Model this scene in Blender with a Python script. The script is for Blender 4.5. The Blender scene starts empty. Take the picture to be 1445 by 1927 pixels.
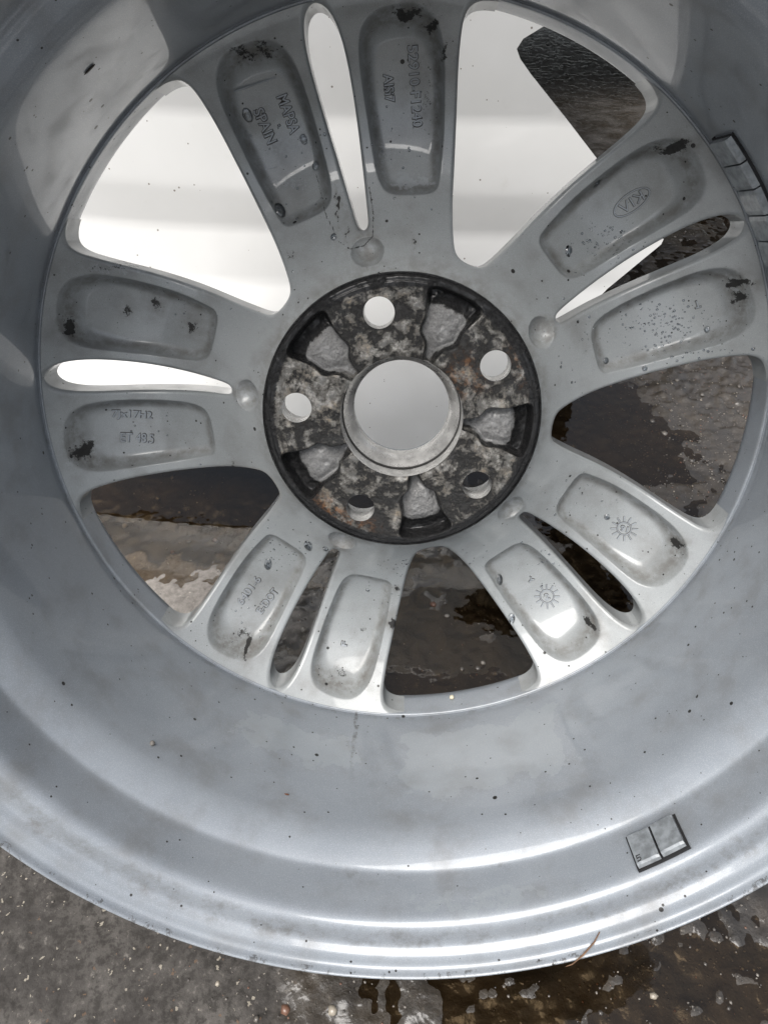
import bpy, math, random
import numpy as np
from mathutils import Matrix, Vector

random.seed(7)
rng = np.random.default_rng(11)
scn = bpy.context.scene
COL = scn.collection
MM = 0.001

# ------------------------------------------------------------------ camera, sky, sun, exposure
PITCH = math.radians(47.0)                      # camera looks down by this much
FPX = 1385.3                                    # focal length in pixels of the 1445 x 1927 photograph
RIGHT = np.array([1.0, 0, 0])
DOWN = np.array([0, -math.sin(PITCH), -math.cos(PITCH)])
VIEW = np.array([0, math.cos(PITCH), -math.sin(PITCH)])
def cam2w(c):
    return c[0] * RIGHT + c[1] * DOWN + c[2] * VIEW
# wheel pose in camera axes (mm): axis towards camera, in-plane right, in-plane down, centre of hub face
N_ = cam2w((-0.019487, 0.36272997, -0.93169052))
U_ = cam2w((0.99978134, 0.0, -0.02091117))
V_ = cam2w((0.00758511, 0.93189429, 0.36265065))
C_ = cam2w((9.524, -50.780, 400.334))
_t = np.linspace(0, 2 * np.pi, 1440)
_ring = C_[:, None] + 231.5 * (np.outer(U_, np.cos(_t)) + np.outer(V_, np.sin(_t))) - 51.5 * N_[:, None]
HC = -_ring[2].min()                            # camera height that stands the wheel on the ground
YP = _ring[1].max()                             # where the top of the wheel leans on the bumper

cam_d = bpy.data.cameras.new('camera')
cam_d.sensor_fit = 'VERTICAL'
cam_d.sensor_height = 24.0
cam_d.lens = 24.0 * FPX / 1927.0
cam_d.clip_start = 0.01
cam_d.clip_end = 400.0
cam = bpy.data.objects.new('camera', cam_d)
COL.objects.link(cam)
cam.location = (0, 0, HC * MM)
cam.rotation_euler = (math.pi / 2 - PITCH, 0, 0)
scn.camera = cam

world = bpy.data.worlds.new('World')
scn.world = world
world.use_nodes = True
wn = world.node_tree
for nd in list(wn.nodes):
    wn.nodes.remove(nd)
wo = wn.nodes.new('ShaderNodeOutputWorld')
wb = wn.nodes.new('ShaderNodeBackground')
sk = wn.nodes.new('ShaderNodeTexSky')
hs = wn.nodes.new('ShaderNodeHueSaturation')
SUN_EL, SUN_AZ = math.radians(65.0), math.radians(-146.0)     # azimuth clockwise from +Y
sk.sky_type = 'NISHITA'
sk.sun_disc = False
sk.sun_elevation = SUN_EL
sk.sun_rotation = SUN_AZ
sk.air_density = 1.2
sk.dust_density = 4.0
hs.inputs['Saturation'].default_value = 0.40                  # overcast: the blue is veiled
wb.inputs['Strength'].default_value = 0.06
wn.links.new(sk.outputs[0], hs.inputs['Color'])
wn.links.new(hs.outputs[0], wb.inputs['Color'])
wn.links.new(wb.outputs[0], wo.inputs['Surface'])

sun_d = bpy.data.lights.new('sun', 'SUN')
sun_d.energy = 1.5
sun_d.angle = math.radians(50)
sun_d.color = (1.0, 0.97, 0.93)
sun = bpy.data.objects.new('sun', sun_d)
COL.objects.link(sun)
sd = Vector((math.sin(SUN_AZ) * math.cos(SUN_EL), math.cos(SUN_AZ) * math.cos(SUN_EL), math.sin(SUN_EL)))
sun.rotation_euler = sd.to_track_quat('Z', 'Y').to_euler()
sun.location = sd * 5

vs = scn.view_settings
vs.view_transform = 'Standard'
vs.look = 'None'
vs.gamma = 1.0
vs.exposure = 1.4
vs.use_curve_mapping = False
cy = scn.cycles
cy.max_bounces = 7; cy.diffuse_bounces = 3; cy.glossy_bounces = 4; cy.transmission_bounces = 5; cy.transparent_max_bounces = 8
cy.use_adaptive_sampling = True; cy.adaptive_threshold = 0.02
cy.caustics_reflective = False; cy.caustics_refractive = False

# ------------------------------------------------------------------ helpers
def link(o, parent=None, label=None, cat=None, group=None, kind=None):
    COL.objects.link(o)
    if parent: o.parent = parent
    if label: o['label'] = label
    if cat: o['category'] = cat
    if group: o['group'] = group
    if kind: o['kind'] = kind
    return o

def mesh_np(name, V, F, mat, smooth=True, normals=None, attrs=None):
    """V (n,3) in mm, F list of quads/tris (array)"""
    me = bpy.data.meshes.new(name)
    V = np.asarray(V, np.float32) * MM
    F = np.asarray(F, np.int32)
    k = F.shape[1]
    me.vertices.add(len(V)); me.vertices.foreach_set('co', V.ravel())
    me.loops.add(F.size); me.loops.foreach_set('vertex_index', F.ravel())
    me.polygons.add(len(F))
    me.polygons.foreach_set('loop_start', np.arange(0, F.size, k, dtype=np.int32))
    me.polygons.foreach_set('loop_total', np.full(len(F), k, np.int32))
    me.update(calc_edges=True)
    me.polygons.foreach_set('use_smooth', np.full(len(F), smooth))
    if attrs:
        for an, arr in attrs.items():
            a = me.attributes.new(an, 'FLOAT_COLOR', 'POINT')
            c = np.ones((len(V), 4), np.float32); c[:, :3] = arr
            a.data.foreach_set('color', c.ravel())
    if normals is not None:
        me.normals_split_custom_set_from_vertices([tuple(x) for x in normals])
    if mat: me.materials.append(mat)
    return me

def obj_np(name, V, F, mat, parent=None, **kw):
    lk = {k: kw.pop(k) for k in ('label', 'cat', 'group', 'kind') if k in kw}
    return link(bpy.data.objects.new(name, mesh_np(name, V, F, mat, **kw)), parent, **lk)

def grid_faces(nr, nc, wrap=False):
    i = np.arange(nr - 1)[:, None]; j = np.arange(nc if wrap else nc - 1)[None, :]
    j2 = (j + 1) % nc
    a = i * nc + j; b = i * nc + j2; c = (i + 1) * nc + j2; d = (i + 1) * nc + j
    return np.stack([a, b, c, d], -1).reshape(-1, 4)

def vnoise(x, y, seed=0):
    xi = np.floor(x).astype(np.int64); yi = np.floor(y).astype(np.int64)
    fx = x - xi; fy = y - yi
    fx = fx * fx * fx * (fx * (fx * 6 - 15) + 10); fy = fy * fy * fy * (fy * (fy * 6 - 15) + 10)
    def h(a, b):
        n = (a * 374761393 + b * 668265263 + seed * 1442695041) & 0xFFFFFFFF
        n = ((n ^ (n >> 13)) * 1274126177) & 0xFFFFFFFF
        return ((n ^ (n >> 16)) & 0xFFFF) / 65535.0
    return (h(xi, yi) * (1 - fx) + h(xi + 1, yi) * fx) * (1 - fy) + (h(xi, yi + 1) * (1 - fx) + h(xi + 1, yi + 1) * fx) * fy
def fbm(x, y, o=4, seed=0):
    s = 0; a = 0.5; tot = 0
    for k in range(o):
        s = s + a * vnoise(x * 2 ** k + 17.3 * k, y * 2 ** k - 9.1 * k, seed + k); tot += a; a *= 0.5
    return s / tot
def sstep(a, b, x):
    t = np.clip((x - a) / (b - a), 0, 1); return t * t * (3 - 2 * t)

def chaikin(P, n=3):
    P = np.asarray(P, float)
    for _ in range(n):
        Q = np.roll(P, -1, 0)
        P = np.stack([0.75 * P + 0.25 * Q, 0.25 * P + 0.75 * Q], 1).reshape(-1, 2)
    return P
def poly_sdf(X, Y, P):
    """signed distance, positive inside"""
    A = P; B = np.roll(P, -1, 0)
    best = np.full(X.shape, 1e9); ins = np.zeros(X.shape, bool)
    for (ax, ay), (bx, by) in zip(A, B):
        dx, dy = bx - ax, by - ay
        L = dx * dx + dy * dy
        if L < 1e-12: continue
        t = np.clip(((X - ax) * dx + (Y - ay) * dy) / L, 0, 1)
        best = np.minimum(best, (X - ax - t * dx) ** 2 + (Y - ay - t * dy) ** 2)
        if ay != by:
            cond = ((ay > Y) != (by > Y)) & (X < (bx - ax) * (Y - ay) / (by - ay) + ax)
            ins ^= cond
    d = np.sqrt(best)
    return np.where(ins, d, -d)

# ------------------------------------------------------------------ node helpers
class NT:
    def __init__(s, name):
        s.m = bpy.data.materials.new(name); s.m.use_nodes = True
        s.t = s.m.node_tree
        for n in list(s.t.nodes): s.t.nodes.remove(n)
        s.out = s.t.nodes.new('ShaderNodeOutputMaterial')
        s.co = s.t.nodes.new('ShaderNodeTexCoord')
    def n(s, typ, props=None, **ins):
        nd = s.t.nodes.new(typ)
        for k, v in (props or {}).items(): setattr(nd, k, v)
        for k, v in ins.items():
            s.set(nd.inputs[k.replace('_', ' ')] if k.replace('_', ' ') in nd.inputs else nd.inputs[k], v)
        return nd
    def set(s, sock, v):
        if hasattr(v, 'is_linked'): s.t.links.new(v, sock)
        elif isinstance(v, (tuple, list)) and len(v) == 3 and sock.type == 'RGBA': sock.default_value = (*v, 1)
        else: sock.default_value = v
    def math(s, op, a, b=0.0, c=0.0, clamp=False):
        nd = s.t.nodes.new('ShaderNodeMath'); nd.operation = op; nd.use_clamp = clamp
        s.set(nd.inputs[0], a); s.set(nd.inputs[1], b); s.set(nd.inputs[2], c)
        return nd.outputs[0]
    def ramp(s, x, a, b, lo=0.0, hi=1.0):
        nd = s.t.nodes.new('ShaderNodeMapRange'); nd.interpolation_type = 'SMOOTHSTEP'
        for k, v in zip((0, 1, 2, 3, 4), (x, a, b, lo, hi)): s.set(nd.inputs[k], v)
        return nd.outputs[0]
    def mix(s, f, a, b):
        nd = s.t.nodes.new('ShaderNodeMix'); nd.data_type = 'RGBA'
        s.set(nd.inputs[0], f); s.set(nd.inputs[6], a); s.set(nd.inputs[7], b)
        return nd.outputs[2]
    def noise(s, scale, detail=4, rough=0.55, vec=None, dist=0.0, out=0):
        nd = s.t.nodes.new('ShaderNodeTexNoise')
        nd.inputs['Scale'].default_value = scale; nd.inputs['Detail'].default_value = detail
        nd.inputs['Roughness'].default_value = rough; nd.inputs['Distortion'].default_value = dist
        s.t.links.new(vec or s.co.outputs['Object'], nd.inputs['Vector'])
        return nd.outputs[out]
    def vor(s, scale, feature='F1', out='Distance', vec=None, rnd=1.0):
        nd = s.t.nodes.new('ShaderNodeTexVoronoi'); nd.feature = feature
        nd.inputs['Scale'].default_value = scale; nd.inputs['Randomness'].default_value = rnd
        s.t.links.new(vec or s.co.outputs['Object'], nd.inputs['Vector'])
        return nd.outputs[out]
    def attr(s, name):
        nd = s.t.nodes.new('ShaderNodeAttribute'); nd.attribute_name = name
        sp = s.t.nodes.new('ShaderNodeSeparateColor'); s.t.links.new(nd.outputs['Color'], sp.inputs[0])
        return sp.outputs
    def bump(s, h, dist, strength=1.0, normal=None):
        nd = s.t.nodes.new('ShaderNodeBump'); nd.inputs['Strength'].default_value = strength
        nd.inputs['Distance'].default_value = dist
        s.t.links.new(h, nd.inputs['Height'])
        if normal: s.t.links.new(normal, nd.inputs['Normal'])
        return nd.outputs[0]
    def principled(s, **ins):
        nd = s.t.nodes.new('ShaderNodeBsdfPrincipled')
        for k, v in ins.items(): s.set(nd.inputs[k.replace('_', ' ')], v)
        s.t.links.new(nd.outputs[0], s.out.inputs['Surface'])
        return nd

def specks(nt, scale, size, density):
    """sparse dots: small voronoi cells, kept at random"""
    nd = nt.t.nodes.new('ShaderNodeTexVoronoi'); nd.inputs['Scale'].default_value = scale
    nt.t.links.new(nt.co.outputs['Object'], nd.inputs['Vector'])
    sp = nt.t.nodes.new('ShaderNodeSeparateColor'); nt.t.links.new(nd.outputs['Color'], sp.inputs[0])
    keep = nt.math('LESS_THAN', sp.outputs[0], density)
    sz = nt.math('MULTIPLY', sp.outputs[1], size)
    dot = nt.math('LESS_THAN', nd.outputs['Distance'], sz)
    return nt.math('MULTIPLY', keep, dot)

def silver_material(name, stains=True, film=False, c1=(0.275, 0.300, 0.325), c2=(0.325, 0.350, 0.374)):
    t = NT(name)
    base = t.mix(t.ramp(t.noise(14, 5), 0.35, 0.7), c1, c2)
    flake = t.noise(2600, 1, 0.5)
    base = t.mix(t.ramp(flake, 0.45, 0.75, 0, 0.35), base, (0.46, 0.48, 0.50))
    # grey handling film and brownish dust
    dust = t.math('MULTIPLY', t.ramp(t.noise(38, 6, 0.65), 0.44, 0.74), 0.46)
    base = t.mix(dust, base, (0.15, 0.146, 0.138))
    rough = t.ramp(t.noise(22, 4), 0.3, 0.7, 0.38, 0.50)
    metal = 0.55
    coat = t.math('SUBTRACT', 0.85, t.math('MULTIPLY', dust, 1.2))
    dots = t.math('MAXIMUM', t.math('MAXIMUM', specks(t, 120, 0.15, 0.2), specks(t, 62, 0.10, 0.16)), specks(t, 330, 0.22, 0.13))
    if stains:
        a = t.attr('stain')
        grit = t.noise(520, 8, 0.8)
        blk = t.ramp(t.math('ADD', a[0], t.math('MULTIPLY', t.math('SUBTRACT', grit, 0.5), t.math('MULTIPLY', t.math('SUBTRACT', 1.12, a[0]), 3.2))), 0.47, 0.62)
        tan = t.math('MULTIPLY', a[1], t.ramp(t.noise(150, 6, 0.7), 0.28, 0.66))
        chalk = t.ramp(t.math('ADD', a[2], t.math('MULTIPLY', t.math('SUBTRACT', t.noise(520, 5, 0.75), 0.5), 1.7)), 0.45, 0.7)
        base = t.mix(t.math('MULTIPLY', tan, 0.75), base, (0.11, 0.10, 0.086))
        base = t.mix(t.math('MULTIPLY', chalk, 0.55), base, (0.42, 0.44, 0.46))
        base = t.mix(blk, base, (0.008, 0.008, 0.010))
        dots = t.math('MAXIMUM', dots, blk)
        rough = t.math('ADD', rough, t.math('MULTIPLY', t.math('MAXIMUM', chalk, tan), 0.3))
        coat = t.math('SUBTRACT', coat, t.math('MULTIPLY', tan, 0.8))
    if film:
        sx = t.t.nodes.new('ShaderNodeSeparateXYZ'); t.t.links.new(t.co.outputs['Object'], sx.inputs[0])
        an = t.math('ARCTAN2', sx.outputs[1], sx.outputs[0])
        wob = t.math('MULTIPLY', t.math('SUBTRACT', t.noise(45, 5, 0.65), 0.5), 0.30)
        wob2 = t.math('MULTIPLY', t.math('SUBTRACT', t.noise(60, 5, 0.65), 0.5), 0.045)
        def patch(a0, a1, z0, z1):
            da = t.math('SUBTRACT', t.math('ABSOLUTE', t.math('SUBTRACT', t.math('ADD', an, wob), math.radians((a0 + a1) / 2))), math.radians(abs(a1 - a0) / 2))
            dz = t.math('SUBTRACT', t.math('ABSOLUTE', t.math('SUBTRACT', t.math('ADD', sx.outputs[2], wob2), (z0 + z1) / 2)), abs(z1 - z0) / 2)
            return t.ramp(t.math('MAXIMUM', t.math('MULTIPLY', da, 0.2), dz), 0.0006, -0.0006)
        fm = t.math('MAXIMUM', patch(-90, -62, 0.012, 0.066), t.math('MAXIMUM', patch(-88, -70, 0.126, 0.131), patch(-118, -97, 0.020, 0.046)))
        base = t.mix(t.math('MULTIPLY', fm, 0.28), base, (0.34, 0.37, 0.385))
        rough = t.math('SUBTRACT', rough, t.math('MULTIPLY', fm, 0.10))
        # dirty run-off streak below a spoke and grime gathered in the corner of the bead seat
        ds = t.math('ABSOLUTE', t.math('ADD', t.math('SUBTRACT', an, math.radians(-98.3)), t.math('MULTIPLY', t.math('SUBTRACT', t.noise(130, 3), 0.5), 0.03)))
        sk_ = t.math('MULTIPLY', t.ramp(ds, 0.009, 0.001), t.ramp(sx.outputs[2], 0.075, 0.0))
        sk_ = t.math('MULTIPLY', sk_, t.ramp(t.noise(300, 6, 0.75), 0.36, 0.62))
        base = t.mix(t.math('MULTIPLY', sk_, 0.75), base, (0.05, 0.045, 0.04))
        gz = t.math('MULTIPLY', t.ramp(t.math('ABSOLUTE', t.math('SUBTRACT', sx.outputs[2], 0.1115)), 0.006, 0.0), t.ramp(t.noise(70, 6, 0.75), 0.55, 0.75))
        gz = t.math('ADD', gz, t.math('MULTIPLY', t.ramp(t.math('ABSOLUTE', t.math('ADD', sx.outputs[2], 0.006)), 0.004, 0.0), t.ramp(t.noise(110, 6, 0.75), 0.48, 0.7)))
        gz = t.math('ADD', gz, t.math('MULTIPLY', t.ramp(t.math('ABSOLUTE', t.math('SUBTRACT', sx.outputs[2], 0.1395)), 0.003, 0.0), t.ramp(t.noise(90, 6, 0.75), 0.45, 0.7)))
        base = t.mix(t.math('MULTIPLY', gz, 0.6, clamp=True), base, (0.10, 0.095, 0.085))
        chip = t.math('MULTIPLY', t.math('GREATER_THAN', sx.outputs[2], 0.1462), t.ramp(t.noise(160, 6, 0.8), 0.56, 0.60))
        base = t.mix(t.math('MULTIPLY', chip, 0.8), base, (0.07, 0.07, 0.07))
    base = t.mix(dots, base, (0.015, 0.014, 0.013))
    metal = t.math('MULTIPLY', t.math('SUBTRACT', 1.0, dots), 0.15)
    bump = t.bump(t.noise(700, 3, 0.6), 0.00003, 0.5)
    t.principled(Base_Color=base, Metallic=metal, Roughness=rough, Normal=bump,
                 Coat_Weight=t.math('MULTIPLY', t.math('MAXIMUM', coat, 0.0), t.math('SUBTRACT', 1.0, dots), clamp=True), Coat_Roughness=0.045, Coat_IOR=1.5)
    return t.m

def simple(name, col, rough=0.5, metal=0.0, coat=0.0, var=0.25, scale=60, bump=0.0):
    t = NT(name)
    f = t.ramp(t.noise(scale, 5, 0.6), 0.3, 0.7)
    c2 = tuple(x * (1 - var) for x in col)
    kw = dict(Base_Color=t.mix(f, c2, col), Roughness=t.ramp(t.noise(scale * 1.7, 4), 0.3, 0.7, rough * 0.8, min(1, rough * 1.2)), Metallic=metal, Coat_Weight=coat)
    if bump: kw['Normal'] = t.bump(t.noise(scale * 4, 5, 0.65), bump)
    t.principled(**kw)
    return t.m

M_SILVER = silver_material('silver paint with stains', c1=(0.272, 0.288, 0.290), c2=(0.320, 0.336, 0.340))
M_BARREL = silver_material('silver paint on barrel', stains=False, film=True, c1=(0.222, 0.246, 0.274), c2=(0.262, 0.287, 0.316))  # same paint as the spokes, darkened so the barrel reads as shaded
M_PLAIN = silver_material('silver paint on castings', stains=False)
M_MACH = simple('machined aluminium', (0.58, 0.575, 0.56), 0.30, 0.55, var=0.4, scale=120, bump=0.0001)
M_LETTER = M_PLAIN
M_WEIGHT = simple('grey zinc coating', (0.31, 0.335, 0.355), 0.4, 0.2, 0.4, var=0.45, scale=220)
M_FOAM = simple('black foam tape', (0.012, 0.012, 0.013), 0.85)
M_DARKPL = simple('black plastic', (0.012, 0.012, 0.012), 0.7)
M_BORE_BLACK = simple('black bore band', (0.012, 0.011, 0.010), 0.5)
M_STRAW = simple('dry straw', (0.22, 0.125, 0.07), 0.6, var=0.5, scale=400)
M_DIRT = simple('dirt packed round lettering', (0.085, 0.08, 0.074), 0.8, var=0.5, scale=500)
M_CRUMB = simple('cream crumb', (0.72, 0.66, 0.5), 0.7)
M_BIT = simple('dark leaf bit', (0.035, 0.028, 0.022), 0.6)

def white_material():
    t = NT('white car paint')
    base = t.mix(t.ramp(t.noise(9, 4), 0.3, 0.75), (0.70, 0.70, 0.685), (0.76, 0.76, 0.75))
    d = t.math('MAXIMUM', specks(t, 75, 0.11, 0.3), specks(t, 240, 0.2, 0.10))
    haze = t.math('MULTIPLY', t.ramp(t.noise(55, 6, 0.7), 0.60, 0.85), 0.22)
    base = t.mix(haze, base, (0.5, 0.48, 0.43))
    base = t.mix(t.math('MULTIPLY', d, 0.85), base, (0.16, 0.13, 0.10))
    t.principled(Base_Color=base, Roughness=0.32, Coat_Weight=0.6, Coat_Roughness=0.06)
    return t.m
M_WHITE = white_material()

def hub_material():
    t = NT('corroded hub face')
    a = t.attr('stain')
    n1 = t.noise(330, 8, 0.72); n2 = t.noise(95, 6, 0.65, dist=0.4); n3 = t.noise(180, 6, 0.7)
    n4 = t.noise(60, 4, 0.6)
    pale = t.mix(t.ramp(n3, 0.4, 0.62), (0.12, 0.12, 0.115), (0.31, 0.30, 0.28))
    pale = t.mix(t.ramp(n4, 0.50, 0.66, 0, 0.75), pale, (0.25, 0.195, 0.13))
    dark = (0.012, 0.0115, 0.011)
    n5 = t.noise(34, 5, 0.6, dist=0.6)
    sx = t.t.nodes.new('ShaderNodeSeparateXYZ'); t.t.links.new(t.co.outputs['Object'], sx.inputs[0])
    ang = t.math('ARCTAN2', sx.outputs[1], sx.outputs[0]); rad = t.math('SQRT', t.math('ADD', t.math('MULTIPLY', sx.outputs[0], sx.outputs[0]), t.math('MULTIPLY', sx.outputs[1], sx.outputs[1])))
    cb = t.t.nodes.new('ShaderNodeCombineXYZ'); t.set(cb.inputs[0], t.math('MULTIPLY', ang, 0.018)); t.set(cb.inputs[1], rad)
    smear = t.noise(150, 6, 0.7, vec=cb.outputs[0])
    thr = t.math('ADD', t.math('ADD', t.math('MULTIPLY', n2, 0.40), t.math('MULTIPLY', n1, 0.26)), t.math('ADD', t.math('MULTIPLY', n5, 0.32), t.math('MULTIPLY', smear, 0.22)))
    c = t.mix(t.ramp(thr, 0.575, 0.615), dark, t.mix(t.ramp(thr, 0.595, 0.69), (0.075, 0.070, 0.062), pale))
    rust = t.math('MULTIPLY', a[1], t.ramp(t.noise(210, 6, 0.7), 0.42, 0.58))
    c = t.mix(rust, c, t.mix(t.ramp(n1, 0.45, 0.6), (0.03, 0.015, 0.007), (0.18, 0.08, 0.028)))
    blk = t.ramp(t.math('ADD', a[0], t.math('MULTIPLY', t.math('SUBTRACT', n1, 0.5), 1.3)), 0.40, 0.62)
    c = t.mix(blk, c, (0.005, 0.005, 0.0055))
    cast = t.ramp(t.math('ADD', a[2], t.math('MULTIPLY', t.math('SUBTRACT', n3, 0.5), 0.9)), 0.42, 0.62)
    grain = t.noise(1100, 3, 0.7)
    c = t.mix(cast, c, t.mix(t.ramp(grain, 0.25, 0.75), (0.15, 0.15, 0.15), (0.25, 0.25, 0.246)))
    h = t.math('ADD', t.math('MULTIPLY', n1, 1.0), t.math('MULTIPLY', t.ramp(thr, 0.5, 0.62), 0.6))
    t.principled(Base_Color=c, Roughness=t.ramp(n1, 0.35, 0.65, 0.34, 0.75), Metallic=t.math('MULTIPLY', t.ramp(thr, 0.53, 0.62), 0.35),
                 Normal=t.bump(h, 0.0009, 0.8), Coat_Weight=t.ramp(n2, 0.45, 0.6, 0.0, 0.5), Coat_Roughness=0.12)
    return t.m
M_HUB = hub_material()

def water_mix(name, tint, ior=1.333, bump=None):
    t = NT(name)
    fr = t.n('ShaderNodeFresnel', IOR=ior)
    tr = t.n('ShaderNodeBsdfTransparent', Color=(*tint, 1))
    gl = t.n('ShaderNodeBsdfGlossy', Roughness=0.015)
    gl.inputs['Color'].default_value = (1, 1, 1, 1)
    if bump:
        b = t.bump(t.noise(bump[0], 3, 0.55), bump[1])
        t.t.links.new(b, gl.inputs['Normal']); t.t.links.new(b, fr.inputs['Normal'])
    mx = t.n('ShaderNodeMixShader')
    t.t.links.new(fr.outputs[0], mx.inputs[0]); t.t.links.new(tr.outputs[0], mx.inputs[1]); t.t.links.new(gl.outputs[0], mx.inputs[2])
    t.t.links.new(mx.outputs[0], t.out.inputs['Surface'])
    return t.m
M_PUDDLE = water_mix('puddle water', (0.56, 0.48, 0.37), 1.48, (26, 0.0005))

M_DROP = water_mix('water drop', (0.90, 0.92, 0.94), 1.62)

def ground_material():
    t = NT('wet concrete')
    a = t.attr('wet')                      # R wetness, G pale patches, partly painted-in light
    n1 = t.noise(26, 7, 0.62); n2 = t.noise(190, 6, 0.7); n3 = t.noise(7, 4)
    c = t.mix(t.ramp(n1, 0.32, 0.68), (0.034, 0.030, 0.027), (0.078, 0.071, 0.064))
    c = t.mix(t.ramp(n2, 0.45, 0.62, 0, 0.85), c, (0.022, 0.019, 0.016))
    c = t.mix(t.ramp(n2, 0.30, 0.42, 0.85, 0), c, (0.14, 0.128, 0.113))
    # aggregate
    v = t.t.nodes.new('ShaderNodeTexVoronoi'); v.inputs['Scale'].default_value = 400
    t.t.links.new(t.n('ShaderNodeVectorMath', {'operation': 'ADD'}).outputs[0], v.inputs['Vector'])
    wv = v.inputs['Vector'].links[0].from_node
    t.t.links.new(t.co.outputs['Object'], wv.inputs[0])
    wm = t.n('ShaderNodeVectorMath', {'operation': 'SCALE'}); t.t.links.new(t.noise(300, 3, 0.6, out=1), wm.inputs[0]); wm.inputs['Scale'].default_value = 0.006; t.t.links.new(wm.outputs[0], wv.inputs[1])
    sp = t.t.nodes.new('ShaderNodeSeparateColor'); t.t.links.new(v.outputs['Color'], sp.inputs[0])
    st = t.math('MULTIPLY', t.math('LESS_THAN', v.outputs['Distance'], t.math('MULTIPLY', sp.outputs[1], 0.42)), t.math('LESS_THAN', sp.outputs[0], 0.16))
    stc = t.mix(t.math('GREATER_THAN', sp.outputs[2], 0.45), (0.11, 0.07, 0.045), (0.30, 0.27, 0.22))
    c = t.mix(t.math('MULTIPLY', st, 0.85), c, stc)
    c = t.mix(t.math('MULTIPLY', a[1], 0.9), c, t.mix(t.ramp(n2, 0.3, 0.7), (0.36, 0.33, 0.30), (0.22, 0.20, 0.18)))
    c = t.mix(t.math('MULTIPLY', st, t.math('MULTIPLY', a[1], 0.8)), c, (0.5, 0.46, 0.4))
    wet = t.ramp(t.math('ADD', a[0], t.math('MULTIPLY', t.math('SUBTRACT', n1, 0.5), 1.0)), 0.25, 0.75)
    silt = t.mix(t.ramp(n1, 0.3, 0.7), (0.010, 0.007, 0.004), (0.040, 0.029, 0.017))
    c2 = t.mix(0.84, c, silt)
    c = t.mix(wet, c, c2)
    hb = t.math('ADD', t.math('MULTIPLY', n2, 0.7), t.math('MULTIPLY', t.noise(480, 4, 0.6), 0.35))
    bn = t.bump(hb, 0.0016, 0.7)
    wn_ = t.math('ADD', t.ramp(t.noise(60, 3, 0.5, dist=0.25), 0.46, 0.60), t.math('MULTIPLY', t.noise(150, 2, 0.5), 0.7))
    wn_ = t.math('ADD', wn_, t.math('MULTIPLY', t.noise(420, 4, 0.65), 0.55))
    cn = t.bump(wn_, 0.0009, 0.35)
    t.principled(Base_Color=c, Roughness=t.math('SUBTRACT', 0.85, t.math('MULTIPLY', wet, 0.35)), Normal=bn,
                 Coat_Weight=t.math('MULTIPLY', wet, 0.95), Coat_Roughness=0.03, Coat_IOR=1.55, Coat_Normal=cn)
    return t.m
M_GROUND = ground_material()

# ------------------------------------------------------------------ ground
def ray(px, py):
    return (px - 722.5) / FPX * RIGHT + (py - 963.5) / FPX * DOWN + VIEW
def on_ground(px, py):
    d = ray(px, py); k = -HC / d[2]; return d[:2] * k
def on_panel(px, py):
    d = ray(px, py); k = YP / d[1]; return np.array([d[0] * k, HC + d[2] * k])

def ground_height(X, Y):
    """mm; world x, y in mm"""
    h = (fbm(X / 90, Y / 90, 3, 3) - 0.5) * 4.0 + (fbm(X / 22, Y / 22, 3, 9) - 0.5) * 3.0 + (fbm(X / 7, Y / 7, 2, 21) - 0.5) * 2.4
    # rough broken patch to the right of the wheel
    cx, cy = on_ground(1400, 700)
    d = np.hypot((X - cx) / 120, (Y - cy) / 150)
    rough = sstep(1.1, 0.55, d + (fbm(X / 30, Y / 30, 3, 31) - 0.5) * 0.7)
    h = h + rough * (4.0 + (fbm(X / 9, Y / 9, 4, 41) - 0.5) * 7.0)
    return h
WATER_Z = 0.1
gx = np.arange(-520, 720, 2.2); gy = np.arange(-60, 1250, 2.2)
GX, GY = np.meshgrid(gx, gy)
damp = np.array(on_ground(150, 1800))
bias = 2.6 * sstep(1.25, 0.75, np.hypot((GX - damp[0] + 105) / 230, (GY - damp[1] + 10) / 160))    # the drained corner stays just above water
basin1 = np.array(on_ground(330, 960)); basin2 = np.array(on_ground(1120, 820)); basin3 = np.array(on_ground(900, 1200)); basin4 = np.array(on_ground(1080, 180))
def pool(c, rx, ry, dep): return -dep * sstep(1.2, 0.4, np.hypot((GX - c[0]) / rx, (GY - c[1]) / ry))
GZ = ground_height(GX, GY) + bias + pool(basin1, 190, 130, 3.2) + pool(basin2, 110, 90, 3.0) + pool(basin3, 150, 90, 1.5) + pool(basin4, 260, 420, 3.5)
edge = np.minimum.reduce([GX - gx[0], gx[-1] - GX, GY - gy[0], gy[-1] - GY])
GZ = GZ * sstep(0, 90, edge) - 1.0
wetv = np.clip(1.15 - bias / 2.6 * 1.25, 0, 1)
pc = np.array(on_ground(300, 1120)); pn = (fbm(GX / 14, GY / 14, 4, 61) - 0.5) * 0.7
palev = sstep(1.15, 0.85, np.hypot((GX - pc[0] + 30) / 140, (GY - pc[1] + 18) / 62) + pn)          # less wet and lighter left of the wheel, painted in for light there
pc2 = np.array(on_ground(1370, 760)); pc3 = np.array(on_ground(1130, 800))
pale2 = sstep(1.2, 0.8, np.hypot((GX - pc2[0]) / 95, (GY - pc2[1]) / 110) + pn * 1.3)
pale3 = 0.42 * sstep(1.2, 0.8, np.hypot((GX - pc3[0]) / 90, (GY - pc3[1]) / 90) + pn * 1.3)  # lighter tone painted in for the sky reflected in the water film
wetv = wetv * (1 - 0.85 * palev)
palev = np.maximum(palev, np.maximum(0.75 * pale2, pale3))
GZ = GZ + (2.2 * palev - 2.0 * pale3) * sstep(0, 90, edge)
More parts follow.
